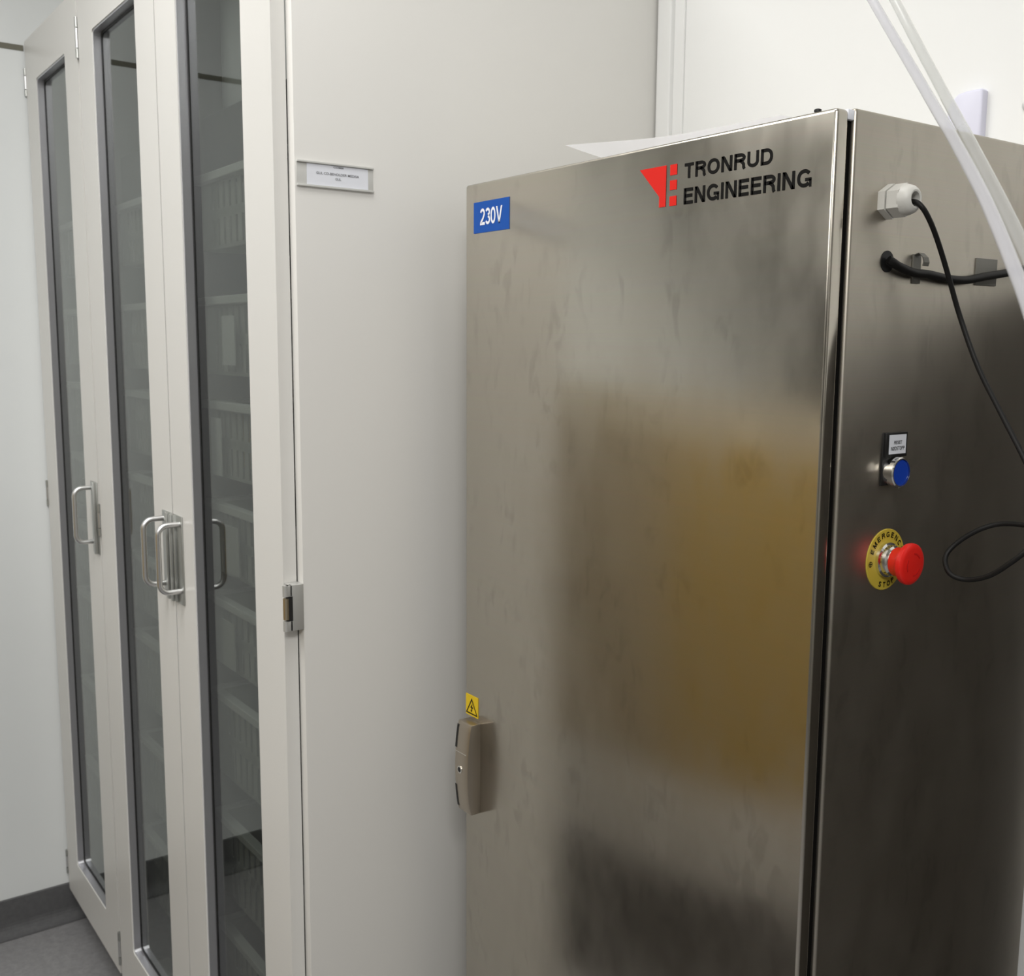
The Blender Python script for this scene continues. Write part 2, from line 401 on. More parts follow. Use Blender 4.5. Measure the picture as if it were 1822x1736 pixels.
def smooth_path(pts, sub=8):
    pts = [Vector(p) for p in pts]; out = []
    for i in range(len(pts)-1):
        p0 = pts[max(0, i-1)]; p1 = pts[i]; p2 = pts[i+1]; p3 = pts[min(len(pts)-1, i+2)]
        for k in range(sub):
            t = k/sub
            out.append(0.5*((2*p1)+(p2-p0)*t+(2*p0-5*p1+4*p2-p3)*t*t+(3*p1-p0-3*p2+p3)*t**3))
    out.append(pts[-1]); return out
X1, Y1, Z1 = Vector((1, 0, 0)), Vector((0, 1, 0)), Vector((0, 0, 1))

# ------------------------------------------------------------------ the room
XW, YB, XR, YF, ZC = -2.650, 1.210, 1.70, -3.20, 2.60
struct('floor', MB().box(XW-.1, XR+.1, YF-.1, YB+.1, -0.1, 0), M['floor'])
struct('ceiling', MB().box(XW-.1, XR+.1, YF-.1, YB+.1, ZC, ZC+.1), M['ceiling'])
struct('wall_left', MB().box(XW-.1, XW, YF-.1, YB+.1, 0, ZC), M['wall'])
struct('wall_back', MB().box(XW, XR, YB, YB+.1, 0, ZC), M['wallback'])
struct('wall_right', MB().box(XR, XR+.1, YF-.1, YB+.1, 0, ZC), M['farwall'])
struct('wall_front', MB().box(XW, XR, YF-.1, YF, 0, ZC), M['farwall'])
# coved vinyl skirting on the left wall
sk = MB()
prof = [(0, 0.0015), (0.030, 0.0015)] + [(0.030-0.026*math.sin(a), 0.030-0.0285*math.cos(a)) for a in [i*PI/2/6 for i in range(1, 7)]] + [(0.004, 0.090), (0, 0.092)]
sk.prism([(XW+p[0], YF, p[1]) for p in prof], (0, YB-YF, 0))
struct('baseboard_left', sk, M['skirt'])
# shadow line at cabinet-top height, put on the wall as a dark strip
struct('trim_1', MB().box(XW, XW+0.0016, YF, 0.560, 2.073, 2.085), M['gapline'])
# cover strip in the corner between the cabinet and the back wall
struct('trim_2', MB().box(-1.273, -1.243, YB-0.012, YB, 0.0, ZC, 0.002).box(-1.243, -1.222, YB-0.004, YB, 0.0, ZC, 0.001), M['wallback'])
# unseen dark panel added on the back wall for the steel side to reflect
struct('reflect_panel', MB().box(-0.582, XR, YB-0.02, YB, 0.0, 1.50, 0.002), M['darkpanel'])
# free-standing half-height screen on the near side of the room (it shows in the steel door)
scr = thing('room_screen', (-1.93, -0.475, 0), 'oak-faced half-height screen mirrored in the steel enclosure door', 'screen')
sd = Vector((-0.908, 0.418, 0)); sn = Vector((0.418, 0.908, 0))
def slab(a, b, z0, z1, t0, t1):
    p = Vector((-1.93, -0.475, 0)); m = MB()
    return m.prism([p+sd*a+sn*t0+Z1*z0, p+sd*b+sn*t0+Z1*z0, p+sd*b+sn*t1+Z1*z0, p+sd*a+sn*t1+Z1*z0], (0, 0, z1-z0))
slab(-1.05, -0.10, 0.33, 1.40, -0.035, 0.0).build('panel', M['oak'], scr, smooth=False)
slab(-0.10, 0.60, 0.33, 1.40, -0.035, 0.0).build('panel', M['tan'], scr, smooth=False)
slab(-1.05, 0.60, 1.40, 1.52, -0.035, 0.0).build('top_rail', M['palerail'], scr, smooth=False)
slab(-1.05, 0.60, 0.0, 0.33, -0.035, 0.0).build('kick_board', M['kick'], scr, smooth=False)
fm = slab(-1.05, 0.50, 0.0, 0.006, 0.03, 0.72).build('floor_mat', M['mat'], None, smooth=False)  # dark mat added out of view to darken the steel door's floor reflection
tag(fm, 'added dark mat, out of view, darkening the floor mirrored low in the steel door', 'mat')

# ------------------------------------------------------------------ white glass-door cabinets
YD, YC = 0.5616, 0.5819           # door face, carcass front
ZB, ZT = 0.079, 2.092             # door bottom / top
TH = 0.018
def bow(mb, x, y0, z0, z1, reach=0.036, r=0.0046, R=0.016):
    P = [(x, y0, z1), (x, y0-reach+R, z1)]
    for i in range(1, 9):
        a = i/8*PI/2; P.append((x, y0-reach+R-R*math.sin(a), z1-R+R*math.cos(a)))
    for i in range(0, 9):
        a = i/8*PI/2; P.append((x, y0-reach+R-R*math.cos(a), z0+R-R*math.sin(a)))
    P.append((x, y0, z0)); mb.tube(P, r, 12)

def make_door(cab, x0, x1, side, handle=True):
    """side: +1 handle on right stile, -1 on left stile"""
    gx0, gx1, gz0, gz1 = x0+0.094, x1-0.097, 0.180, 1.996
    d = MB().frame(x0, x1, ZB, ZT, gx0, gx1, gz0, gz1, YD, YC-0.0012, rad=0.008).build('door', M['cab'], cab)
    e = 0.0006
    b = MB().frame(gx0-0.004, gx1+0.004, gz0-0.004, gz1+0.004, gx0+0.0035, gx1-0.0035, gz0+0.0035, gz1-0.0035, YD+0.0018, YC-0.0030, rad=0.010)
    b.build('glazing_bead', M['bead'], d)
    MB().frame(gx0-0.002, gx1+0.002, gz0-0.002, gz1+0.002, gx0+0.0085, gx1-0.0085, gz0+0.0085, gz1-0.0085, YC-0.0052, YC-0.0025, rad=0.012).build('gasket', M['black'], d)
    MB().box(gx0, gx1, YC-0.0042, YC-0.0032, gz0, gz1).build('glass_pane', M['glass'], d)
    # handle: upright plate with locking bar at the meeting edge and a bent bow
    xs = x1 if side > 0 else x0
    xa, xb = sorted((xs-side*0.002, xs-side*0.047))
    pl = MB().box(xa, xb, YD-0.0028, YD-0.0001, 0.998, 1.147, 0.0012)
    pl.box(*sorted((xs-side*0.004, xs-side*0.013)), YD-0.010, YD-0.0025, 1.000, 1.147, 0.0012)
    pl.box(*sorted((xs-side*0.017, xs-side*0.0225)), YD-0.0075, YD-0.0025, 1.000, 1.147, 0.001)
    pl.build('handle_plate', M['zinc'], d)
    h = MB(); bow(h, xs-side*0.036, YD-0.002, 1.0215, 1.1335); h.build('handle', M['alu'], d)
    return d

def make_hinge(cab, x, z0, z1, right):
    """barrel hinge; the leaf of an end hinge also lies on the outer cabinet side"""
    zm0, zm1 = z0+(z1-z0)*0.24, z0+(z1-z0)*0.74
    h = MB(); yb = YD-0.0035
    if right:
        h.box(x+0.0005, x+0.0185, yb, YC-0.0006, z0, z1, 0.0008)
        xk = x+0.0150
        h = MB().box(x+0.0005, x+0.0190, YD+0.001, YC-0.0003, z0, z1, 0.0006)
        for a, b in ((z0, zm0-0.0012), (zm1+0.0012, z1)): h.tube([(xk, yb, a), (xk, yb, b)], 0.0042, 16)
        h.box(xk-0.003, xk+0.004, yb, YD+0.004, z0, zm0-0.0012, 0.0004).box(xk-0.003, xk+0.004, yb, YD+0.004, zm1+0.0012, z1, 0.0004)
        ho = h.build('hinge', M['hingeleaf'], cab)
        MB().box(xk-0.003, x+0.01915, YD-0.0025, YD+0.0045, zm0-0.0012, zm1+0.0012).build('hinge_recess', M['black'], ho)
        MB().tube([(xk+0.0006, yb, zm0+0.0012), (xk+0.0006, yb, zm1-0.0012)], 0.0042, 16).build('hinge_knuckle', M['brassy'], ho)
    else:
        for a, b in ((z0, zm0-0.001), (zm1+0.001, z1)): h.tube([(x, YD-0.001, a), (x, YD-0.001, b)], 0.0036, 14)
        h.box(x-0.0014, x+0.0014, YD-0.001, YC-0.001, z0, z1)
        ho = h.build('hinge', M['zinc'], cab)
        MB().tube([(x, YD-0.001, zm0+0.001), (x, YD-0.001, zm1-0.001)], 0.0036, 14).build('hinge_knuckle', M['alu'], ho)

def carcass(cab, x0, x1, dividers=()):
    yb = YB-0.006
    MB().box(x0, x0+TH, YC, yb, ZB, ZT, 0.001).build('side_panel', M['cab'], cab)
    MB().box(x1-TH, x1, YC, yb, ZB, ZT, 0.001).build('side_panel', M['cab'], cab)
    MB().box(x0+TH, x1-TH, YC+0.002, yb, ZT-TH, ZT).build('top_panel', M['cab'], cab)
    MB().box(x0+TH, x1-TH, YC+0.002, yb, ZB, ZB+TH).build('bottom_panel', M['cab'], cab)
    MB().box(x0+TH, x1-TH, yb-0.006, yb, ZB+TH, ZT-TH).build('back_panel', M['cabin'], cab)
    MB().box(x0+0.002, x1-0.03, YC+0.035, yb, 0.0, ZB).build('plinth', M['plinth'], cab)
    for x in dividers: MB().box(x-0.009, x+0.009, YC+0.012, yb-0.006, ZB+TH, ZT-TH).build('divider', M['cabin'], cab)
    for x in dividers: MB().box(x-0.0085, x+0.0085, YC+0.0003, YC+0.004, ZB+TH, ZT-TH).box(-1.7408, -1.7367, YD+0.0015, YC+0.0004, ZB+0.002, ZT-0.002).build('meeting_gap_fill', M['black'], cab)  # seal on the divider; black filler added so the door gap looks dark

RIMS = [1.690, 1.500, 1.335, 1.170, 1.010, 0.845, 0.625, 0.420]
HEI = [0.115, 0.122, 0.122, 0.118, 0.118, 0.150, 0.150, 0.150]
def supports(cab, xs, led):
    for x, s in xs:       # perforated uprights with a ledge under every basket
        m = MB().box(*sorted((x, x+s*0.002)), 0.612, 1.175, ZB+TH, ZT-TH)
        for z, h in zip(RIMS, HEI): m.box(*sorted((x, x+s*led)), 0.626, 1.148, z-0.012, z-0.0062)
        m.build('basket_support', M['cabin'], cab, smooth=False)

UA0, UA1, UB1 = -2.6485, -2.1945, -1.2753
cabA = thing('storage_cabinet', (-2.42, 0.88, 0), 'tall white single-door glass cabinet in the corner against the left wall', 'cabinet')
carcass(cabA, UA0, UA1-0.0005)
make_door(cabA, -2.6445, -2.2010, +1)
for z0, z1 in ((1.975, 2.035), (1.044, 1.104), (0.120, 0.180)): make_hinge(cabA, -2.6460, z0, z1, False)
supports(cabA, ((UA0+TH, 1), (UA1-0.0005-TH, -1)), 0.0075)
cabB = thing('storage_cabinet', (-1.735, 0.88, 0), 'tall white double-door glass cabinet with a wide bare side panel behind the steel enclosure', 'cabinet')
carcass(cabB, UA1, UB1, dividers=(-1.7375,))
make_door(cabB, -2.1905, -1.7410, +1)
make_door(cabB, -1.7365, -1.2932, -1)
for z0, z1 in ((1.965, 2.040), (1.040, 1.104), (0.104, 0.178)): make_hinge(cabB, -2.1955, z0, z1, False)
for z0, z1 in ((1.965, 2.030), (1.050, 1.112), (0.120, 0.182)): make_hinge(cabB, -1.2932, z0, z1, True)
supports(cabB, ((UA1+TH, 1), (-1.7465, -1), (-1.7285, 1), (UB1-TH, -1)), 0.0135)

# label holder stuck on the bare side panel
lh = MB()
lh.box(UB1, UB1+0.0012, 0.584, 0.6935, 1.627, 1.659, 0.0004)
lh.box(UB1+0.0012, UB1+0.0042, 0.584, 0.6935, 1.627, 1.6295, 0.0004).box(UB1+0.0012, UB1+0.0042, 0.584, 0.6935, 1.6565, 1.659, 0.0004)
holder = lh.build('label_holder', M['holder'], cabB, label='clear plastic label holder with a white printed card')
MB().box(UB1+0.0013, UB1+0.0019, 0.598, 0.6855, 1.6300, 1.6560).build('label_card', M['white'], holder)
tx = MB(); xk = UB1+0.0023
put_text(tx, 'COMBI', (xk, 0.6352, 1.6530), Y1, Z1, 0.0145, 0.0022, 0.01)
put_text(tx, 'GUL CD-BEHOLDER MEDISA', (xk, 0.6110, 1.6438), Y1, Z1, 0.0610, 0.0031, 0.01)
put_text(tx, 'GUL', (xk, 0.6378, 1.6380), Y1, Z1, 0.0080, 0.0031, 0.01)
tx.build('lettering', M['greyink'], holder, smooth=False)

# ------------------------------------------------------------------ baskets
def basket_bm(w, d, h):
    """open tray with slotted walls; local origin at front-bottom-centre, y to the back, rim at z=h"""
    m = MB(); t = 0.0022; x0, x1 = -w/2, w/2
    i = 0.008
    m.box(x0+i, x1-i, 0.004, d-0.004, 0, t)
    zb, zm0, zm1, zt = 0.006, h*0.40, h*0.53, h-0.016
    for y in (0.0, d-t):
        m.box(x0+0.002, x1-0.002, y, y+t, 0, zb).box(x0+0.002, x1-0.002, y, y+t, zm0, zm1).box(x0, x1, y, y+t, zt, h-0.006)
        m.box(x0, x0+0.045, y, y+t, 0, h-0.006).box(x1-0.045, x1, y, y+t, 0, h-0.006)
        k = 0; x = x0+0.045+0.009
        while x < x1-0.055:
            m.box(x, x+0.0155, y, y+t, 0, h-0.006); x += 0.0245
    for s in (-1, 1): m.box(*sorted((s*(w/2-t), s*w/2)), 0.0, d, 0, h-0.006)
    return m
def rim_bm(w, d, h):
    m = MB(); x0, x1 = -w/2, w/2
    m.box(x0-0.006, x1+0.006, -0.012, 0.004, h-0.012, h+0.001, 0.0015)
    m.box(x0-0.006, x1+0.006, d-0.004, d+0.006, h-0.009, h)
    for s in (-1, 1): m.box(*sorted((s*(w/2-0.003), s*(w/2+0.006))), 0.004, d-0.004, h-0.006, h)
    return m
NTH = ['topmost', 'second', 'third', 'fourth', 'fifth', 'sixth', 'seventh', 'lowest']
proto = {}
def place_basket(xc, w, lev, where, group):
    key = (round(w, 3), HEI[lev])
    r = thing('storage_basket', (xc, 0.618, RIMS[lev]-HEI[lev]), 'white slotted plastic basket, %s from the top behind the %s' % (NTH[lev], where), 'basket', group)
    r['label'] = 'white slotted plastic basket, %s in the column behind the %s' % (NTH[lev], where)
    if key not in proto:
        proto[key] = [basket_bm(w, 0.54, HEI[lev]).build('basket_shell', M['basket'], None, smooth=False), rim_bm(w, 0.54, HEI[lev]).build('rim', M['rim'], None, smooth=False)]
        pair = proto[key]
    else:
        pair = [o.copy() for o in proto[key]]
        for o in pair: COL.objects.link(o)
    for o in pair: o.parent = r
    return r
def hang_card(r, x, z0, z1, w, m, nm='label_card'):
    o = MB().box(x-w/2, x+w/2, r.location.y-0.0145, r.location.y-0.0128, z0, z1).build(nm, m, r, smooth=False)
    o['label'] = 'white paper label hung on the basket front' if nm == 'label_card' else 'yellow package seen through the slots'
for lev in range(8):
    a = place_basket((UA0+UA1)/2, 0.400, lev, 'far single glass door', 'baskets in the single-door cabinet')
    b = place_basket((UA1+TH-1.7465)/2, 0.400, lev, 'middle glass door', 'baskets in the left half of the double-door cabinet')
    c = place_basket((-1.7285+UB1-TH)/2, 0.400, lev, 'nearest glass door', 'baskets in the right half of the double-door cabinet')
    if lev == 0: hang_card(b, -1.905, 1.585, 1.690, 0.034, M['card'])
    if lev == 1: hang_card(c, -1.575, 1.395, 1.470, 0.050, M['card'])
    if lev == 2:
        hang_card(c, -1.640, 1.218, 1.310, 0.042, M['card'])
        MB().box(-1.590, -1.470, 0.626, 0.70, 1.235, 1.322).build('package', M['yellowbox'], c, smooth=False)['label'] = 'yellow package seen through the slots'
    if lev in (3, 4): hang_card(c, -1.585-0.03*(lev-3), RIMS[lev]-0.105, RIMS[lev]-0.028, 0.055, M['basket'])
# plain grey bins on top of the uppermost baskets
for xc, w, z, wh in (((-1.7285+UB1-TH)/2, 0.395, 1.690, 'nearest'), ((UA1+TH-1.7465)/2, 0.395, 1.690, 'middle')):
    g = MB(); x0, x1 = xc-w/2, xc+w/2; z += 0.0022; zt = 1.782
    g.box(x0, x1, 0.622, 0.626, z, zt).box(x0, x0+0.004, 0.626, 1.15, z, zt).box(x1-0.004, x1, 0.626, 1.15, z, zt).box(x0, x1, 1.15, 1.154, z, zt).box(x0, x1, 0.622, 1.154, z, z+0.004)
    tag(g.build('storage_bin', M['greyfront'], None, smooth=False), 'plain grey bin resting on the top basket behind the %s glass door' % wh, 'bin', 'plain grey bins')

def carton(x0, x1, y0, y1, z0, z1, m, label):
    b = thing('carton', ((x0+x1)/2, (y0+y1)/2, z0), label, 'carton')
    MB().box(x0, x1, y0, y1, z0, z1, 0.0015).build('carton_body', m, b)
    MB().box((x0+x1)/2-0.025, (x0+x1)/2+0.025, y0-0.0004, y1, z1-0.0002, z1+0.0004).build('closing_tape', M['card'], b, smooth=False)
carton(-1.665, -1.325, 0.640, 1.10, 1.786, 2.035, M['whitebox'], 'white carton standing on the grey bin behind the nearest glass door')
carton(-1.930, -1.800, 0.650, 1.00, 1.786, 1.960, M['greenbox'], 'pale green carton standing on the grey bin behind the middle glass door')

# ------------------------------------------------------------------ stainless steel enclosure
SX0, SX1 = -1.1800, -0.6000
DY0, DY1, BY0, BY1 = 0.7777, 0.7945, 0.8035, 1.1990
ST, SB = 1.6335, 0.10
enc = thing('electrical_enclosure', (-0.89, 1.0, 0), 'brushed stainless steel electrical enclosure standing in front of the white cabinet side', 'enclosure')
bd = MB().box(SX0, SX1, BY0, BY1, SB, ST+0.003, 0.0035, 3)
body = bd.build('body', M['steelside'], enc, uv=True)
MB().box(SX0+0.02, SX1-0.0045, DY1-0.001, BY0+0.002, SB+0.01, ST-0.004).build('door_seal', M['gap'], enc)
MB().box(SX0+0.02, SX1-0.01, 0.84, BY1-0.01, 0.0, SB).build('plinth', M['plinth'], enc)
door = MB().box(SX0, SX1, DY0, DY1, SB+0.005, ST, 0.0035, 3).build('door', M['steel'], enc, uv=True)
E = 0.0004
def onpoly(mb, pts): flat_poly(mb, [(x, DY0-E, z) for x, z in pts])
lg = MB()
onpoly(lg, [(-0.8472, 1.6113), (-0.8172, 1.5810), (-0.8172, 1.5703), (-0.8075, 1.5703), (-0.8075, 1.6113)])
for z0, z1 in ((1.6005, 1.6110), (1.5859, 1.5955), (1.5702, 1.5798)):
    onpoly(lg, [(-0.8020, z0), (-0.7920, z0), (-0.7920, z1), (-0.8020, z1)])
lg.build('logo', M['red'], door, smooth=False, label='red funnel-shaped logo with three small squares')
t1 = MB()
put_word(t1, 'TRONRUD', (-0.7815, DY0-E, 1.5950), X1, Z1, 0.1125, 0.0147, 0.21, 0.17)
put_word(t1, 'ENGINEERING', (-0.7818, DY0-E, 1.5698), X1, Z1, 0.1577, 0.0158, 0.21, 0.17)
t1.build('lettering', M['ink'], door, smooth=False, label='black company name lettering')
st = MB().box(-1.1600, -1.0818, DY0-0.0005, DY0+0.001, 1.5706, 1.6093).build('voltage_sticker', M['blue'], door, smooth=False, label='blue 230V sticker')
t2 = MB(); put_word(t2, '230V', (-1.1448, DY0-0.0009, 1.5800), X1, Z1, 0.0488, 0.0205, 0.165, 0.07)
wtxt = t2.build('lettering', M['white'], door, smooth=False, label='white 230V lettering')
ws = MB().box(-1.1778, -1.1480, DY0-0.0005, DY0+0.001, 0.9216, 0.9508).build('warning_sticker', M['yellow'], door, smooth=False, label='yellow high voltage warning sticker')
tr = MB(); cx, zb = -1.1629, 0.9240; y = DY0-0.0009
A = [(cx-0.0142, zb), (cx+0.0142, zb), (cx, zb+0.0232)]
Bi = [(cx-0.0113, zb+0.0018), (cx+0.0113, zb+0.0018), (cx, zb+0.0196)]
for i in range(3):
    j = (i+1) % 3; flat_poly(tr, [(A[i][0], y, A[i][1]), (A[j][0], y, A[j][1]), (Bi[j][0], y, Bi[j][1]), (Bi[i][0], y, Bi[i][1])])
flat_poly(tr, [(cx+dx, y, zb+dz) for dx, dz in ((0.0020, 0.0162), (-0.0036, 0.0090), (-0.0004, 0.0090), (-0.0012, 0.0058))])
flat_poly(tr, [(cx+dx, y, zb+dz) for dx, dz in ((-0.0012, 0.0058), (0.0040, 0.0106), (0.0000, 0.0106))])
flat_poly(tr, [(cx+dx, y, zb+dz) for dx, dz in ((-0.0014, 0.0026), (0.0018, 0.0062), (-0.0030, 0.0062))])
tr.build('warning_symbol', M['ink'], door, smooth=False, label='black triangle and lightning bolt')
# door handle: long bowed grip with a lock
hz0, hz1 = 0.788, 0.9165
hx0, hx1 = -1.1745, -1.1425
pr = []
for i in range(13):
    t = i/12; pr.append((0.0150+0.0062*math.sin(PI*t)**0.8, hz0+(hz1-hz0)*t))
hb = MB()
hb.prism([(hx0, DY0+0.001, hz0)] + [(hx0, DY0-d, z) for d, z in pr] + [(hx0, DY0+0.001, hz1)], (hx1-hx0, 0, 0))
bmesh.ops.bevel(hb.bm, geom=[e for e in hb.bm.edges if e.calc_face_angle(0) > 1.0], offset=0.0014, segments=2, profile=0.5, affect='EDGES')
hd = hb.build('handle', M['steelhandle'], door, label='satin steel bow handle with a key lock')
for z0, z1 in ((0.878, 0.9125), (0.793, 0.828)):       # finger recesses along the outer edge
    g = MB(); ps = [(d, z) for d, z in [(0.0150+0.0062*math.sin(PI*k/24)**0.8, hz0+(hz1-hz0)*k/24) for k in range(25)] if z0 <= z <= z1]
    g.prism([(hx0-0.0002, DY0-0.006, ps[0][1])] + [(hx0-0.0002, DY0-d-0.0002, z) for d, z in ps] + [(hx0-0.0002, DY0-0.006, ps[-1][1])], (0.0042, 0, 0))
    g.build('handle_groove', M['keyhole'], door, smooth=False)
MB().box(hx0+0.001, hx1-0.004, DY0-0.0212, DY0-0.019, 0.8742, 0.8750).build('handle_seam_highlight', M['chrome'], door, smooth=False)  # bright highlight of the seam put in as a chrome strip
MB().lathe((-1.1615, DY0-0.0205, 0.850), (0, -1, 0), [(0.0052, 0), (0.0052, 0.0016), (0.0038, 0.0018), (0.0036, 0.0008)], 24).build('lock_ring', M['chrome'], door)
MB().lathe((-1.1615, DY0-0.0213, 0.850), (0, -1, 0), [(0.0036, 0), (0.0036, 0.0010)], 20).build('keyhole', M['keyhole'], door)

# ---- side fittings (face +X)
def side_box(mb, y0, y1, z0, z1, d, bev=0.0): mb.box(SX1-0.001, SX1+d, y0, y1, z0, z1, bev)
# cable gland
gy, gz = 0.8555, 1.4925
gx = SX1
gy, gz = 0.8545, 1.5600-0.0
gl = MB()
def hexpts(r, x, rot=0.0): return [(x, gy+r*math.cos(rot+i*PI/3), gz+r*math.sin(rot+i*PI/3)) for i in range(6)]
gl.prism(hexpts(0.0158, SX1-0.0005, PI/6), (0.0075, 0, 0))
gland = gl.build('cable_gland', M['glandgrey'], enc, smooth=False, label='light grey nylon cable gland')
MB().lathe((SX1+0.007, gy, gz), X1, [(0.0118, 0), (0.0118, 0.002)], 36).build('gland_thread', M['clip'], gland)
MB().prism(hexpts(0.0150, SX1+0.0085, PI/6), (0.012, 0, 0)).build('gland_nut', M['glandgrey'], gland, smooth=False)
MB().lathe((SX1+0.0195, gy, gz), X1, [(0.0140, 0), (0.0136, 0.003), (0.0122, 0.0070), (0.0104, 0.0094), (0.0082, 0.0104), (0.0066, 0.0100), (0.0062, 0.0060), (0.0062, 0.0)], 40, closed=True).build('gland_dome', M['glandgrey'], gland)
MB().lathe((SX1+0.0195, gy, gz), X1, [(0.0062, 0), (0.0062, 0.0006)], 30).build('gland_bore', M['keyhole'], gland)
# open cable hole
hl = MB(); hl.lathe((SX1+0.0001, 0.8594, 1.5073), X1, [(0.0098, 0), (0.0098, 0.0006)], 36)
hl.build('cable_hole', M['keyhole'], enc, label='round black cable hole')
# adhesive cable clips
c1 = MB(); side_box(c1, 0.8990, 0.9110, 1.4890, 1.5160, 0.0016, 0.0003)
P = [(SX1+0.001, 0.8995, 1.5155), (SX1+0.006, 0.8985, 1.5170), (SX1+0.010, 0.8992, 1.5130), (SX1+0.0108, 0.9000, 1.5085), (SX1+0.0095, 0.9005, 1.5050)]
cl = c1.build('cable_clip', M['clip'], enc, label='grey stick-on cable clip with a bent tab nearest the hole')
cc = MB()
for i in range(len(P)-1):
    a, b = Vector(P[i]), Vector(P[i+1]); cc.prism([a, b, b+Vector((0.0012, 0, -0.0004)), a+Vector((0.0012, 0, -0.0004))], (0, 0.0085, 0))
cc.build('clip_tab', M['clip'], cl, smooth=False)
c2 = MB(); side_box(c2, 1.0060, 1.0435, 1.4915, 1.5180, 0.0016, 0.0003)
c2.build('cable_clip', M['clip'], enc, label='square grey stick-on cable clip further back')
# reset push button
py0, py1 = 0.8660, 0.9000
rb = MB(); side_box(rb, py0, py1-0.004, 1.2985, 1.3490, 0.0022, 0.0005); side_box(rb, py0+0.002, py1+0.0015, 1.3255, 1.3490, 0.0042, 0.0006)
rp = rb.build('reset_button', M['blackplastic'], enc, label='blue reset push button on a black legend plate')
MB().box(SX1+0.0042, SX1+0.0047, 0.8722, 0.8985, 1.3285, 1.3468).build('legend_card', M['white'], rp, smooth=False)
rt = MB(); put_word(rt, 'RESET', (SX1+0.0050, 0.8790, 1.3378), Y1, Z1, 0.0125, 0.0033, 0.17, 0.16); put_word(rt, 'NØDSTOPP', (SX1+0.0050, 0.8745, 1.3320), Y1, Z1, 0.0215, 0.0036, 0.17, 0.16)
rt.build('lettering', M['ink'], rp, smooth=False)
by, bz = 0.8800, 1.3115
MB().lathe((SX1+0.002, by, bz), X1, [(0.0130, 0), (0.0130, 0.0060), (0.0147, 0.0070), (0.0147, 0.0112), (0.0138, 0.0122), (0.0128, 0.0122), (0.0128, 0.008)], 44).build('button_bezel', M['chrome'], rp)
MB().lathe((SX1+0.010, by, bz), X1, [(0.0127, 0), (0.0127, 0.0026), (0.0118, 0.0033), (0.0, 0.0033)], 44).build('button_cap', M['bluecap'], rp)
# emergency stop
ey, ez = 0.8815, 1.2257
es = MB().lathe((SX1-0.0004, ey, ez), X1, [(0.0300, 0), (0.0300, 0.0012), (0.0296, 0.0015)], 60)
esp = es.build('emergency_stop', M['yellowplate'], enc, label='yellow emergency stop plate with a red mushroom button')
ring = MB()
def arc_text(mb, s, r, a_mid, step, h, inward=False):
    n = len(s)
    for i, ch in enumerate(s):
        a = a_mid + (-1 if not inward else 1)*(i-(n-1)/2)*step
        rad = Vector((0, math.cos(a), math.sin(a))); tang = Vector((0, math.sin(a), -math.cos(a)))
        if inward: up, U = -rad, -tang
        else: up, U = rad, tang
        w = glyph_width(ch, h, 0.2)*0.92
        c = Vector((SX1+0.0016, ey, ez)) + rad*r
        put_word(mb, ch, c - U*w/2 - up*h/2, U, up, w, h, 0.2)
arc_text(ring, 'EMERGENCY', 0.0246, math.radians(88), math.radians(17.2), 0.0052)
ring.build('lettering', M['ink'], esp, smooth=False); ring = MB()
arc_text(ring, 'STOP', 0.0246, math.radians(275), math.radians(16), 0.0052, True)
ring.build('lettering', M['ink'], esp, smooth=False); ring = MB()
# circled cross at the left
ca = math.radians(185); cc0 = (SX1+0.0016, ey+0.0246*math.cos(ca), ez+0.0246*math.sin(ca))
t = bmesh.new(); N_ = 24
o_ = [t.verts.new((cc0[0], cc0[1]+0.0028*math.cos(2*PI*k/N_), cc0[2]+0.0028*math.sin(2*PI*k/N_))) for k in range(N_)]
i_ = [t.verts.new((cc0[0], cc0[1]+0.0021*math.cos(2*PI*k/N_), cc0[2]+0.0021*math.sin(2*PI*k/N_))) for k in range(N_)]
for k in range(N_): t.faces.new((o_[k], o_[(k+1) % N_], i_[(k+1) % N_], i_[k]))
ring.merge(t)
for dy, dz in ((0.0022, 0.0004), (0.0004, 0.0022)): flat_poly(ring, [(cc0[0], cc0[1]-dy, cc0[2]-dz), (cc0[0], cc0[1]+dy, cc0[2]-dz), (cc0[0], cc0[1]+dy, cc0[2]+dz), (cc0[0], cc0[1]-dy, cc0[2]+dz)])
ring.build('plate_symbol', M['ink'], esp, smooth=False)
MB().lathe((SX1+0.0012, ey, ez), X1, [(0.0170, 0), (0.0170, 0.0030), (0.0150, 0.0042), (0.0145, 0.0085), (0.0128, 0.0100), (0.0118, 0.0150)], 44).build('collar', M['chrome'], esp)
MB().lathe((SX1+0.0125, ey, ez), X1, [(0.0136, 0), (0.0140, 0.0010), (0.0146, 0.0080), (0.0160, 0.0098), (0.0194, 0.0118), (0.0201, 0.0140), (0.0197, 0.0165), (0.0180, 0.0180), (0.0150, 0.0186), (0.0, 0.0190)], 56).build('mushroom_button', M['redcap'], esp)
N_ = 14          # twist-to-release arrows, slightly raised
red_relief = mat('red_relief', (0.62, 0.012, 0.01), 0.4)
for a0 in (0.5, 0.5+2*PI/3, 0.5+4*PI/3):
    ar = MB()
    for k in range(N_):
        a, b = a0+1.1*k/N_, a0+1.1*(k+1)/N_
        q = [(SX1+0.0315, ey+r*math.cos(x), ez+r*math.sin(x)) for r, x in ((0.0098, a), (0.0112, a), (0.0112, b), (0.0098, b))]
        ar.prism(q, (0.0003, 0, 0))
    ar.build('twist_mark', red_relief, esp, smooth=False)
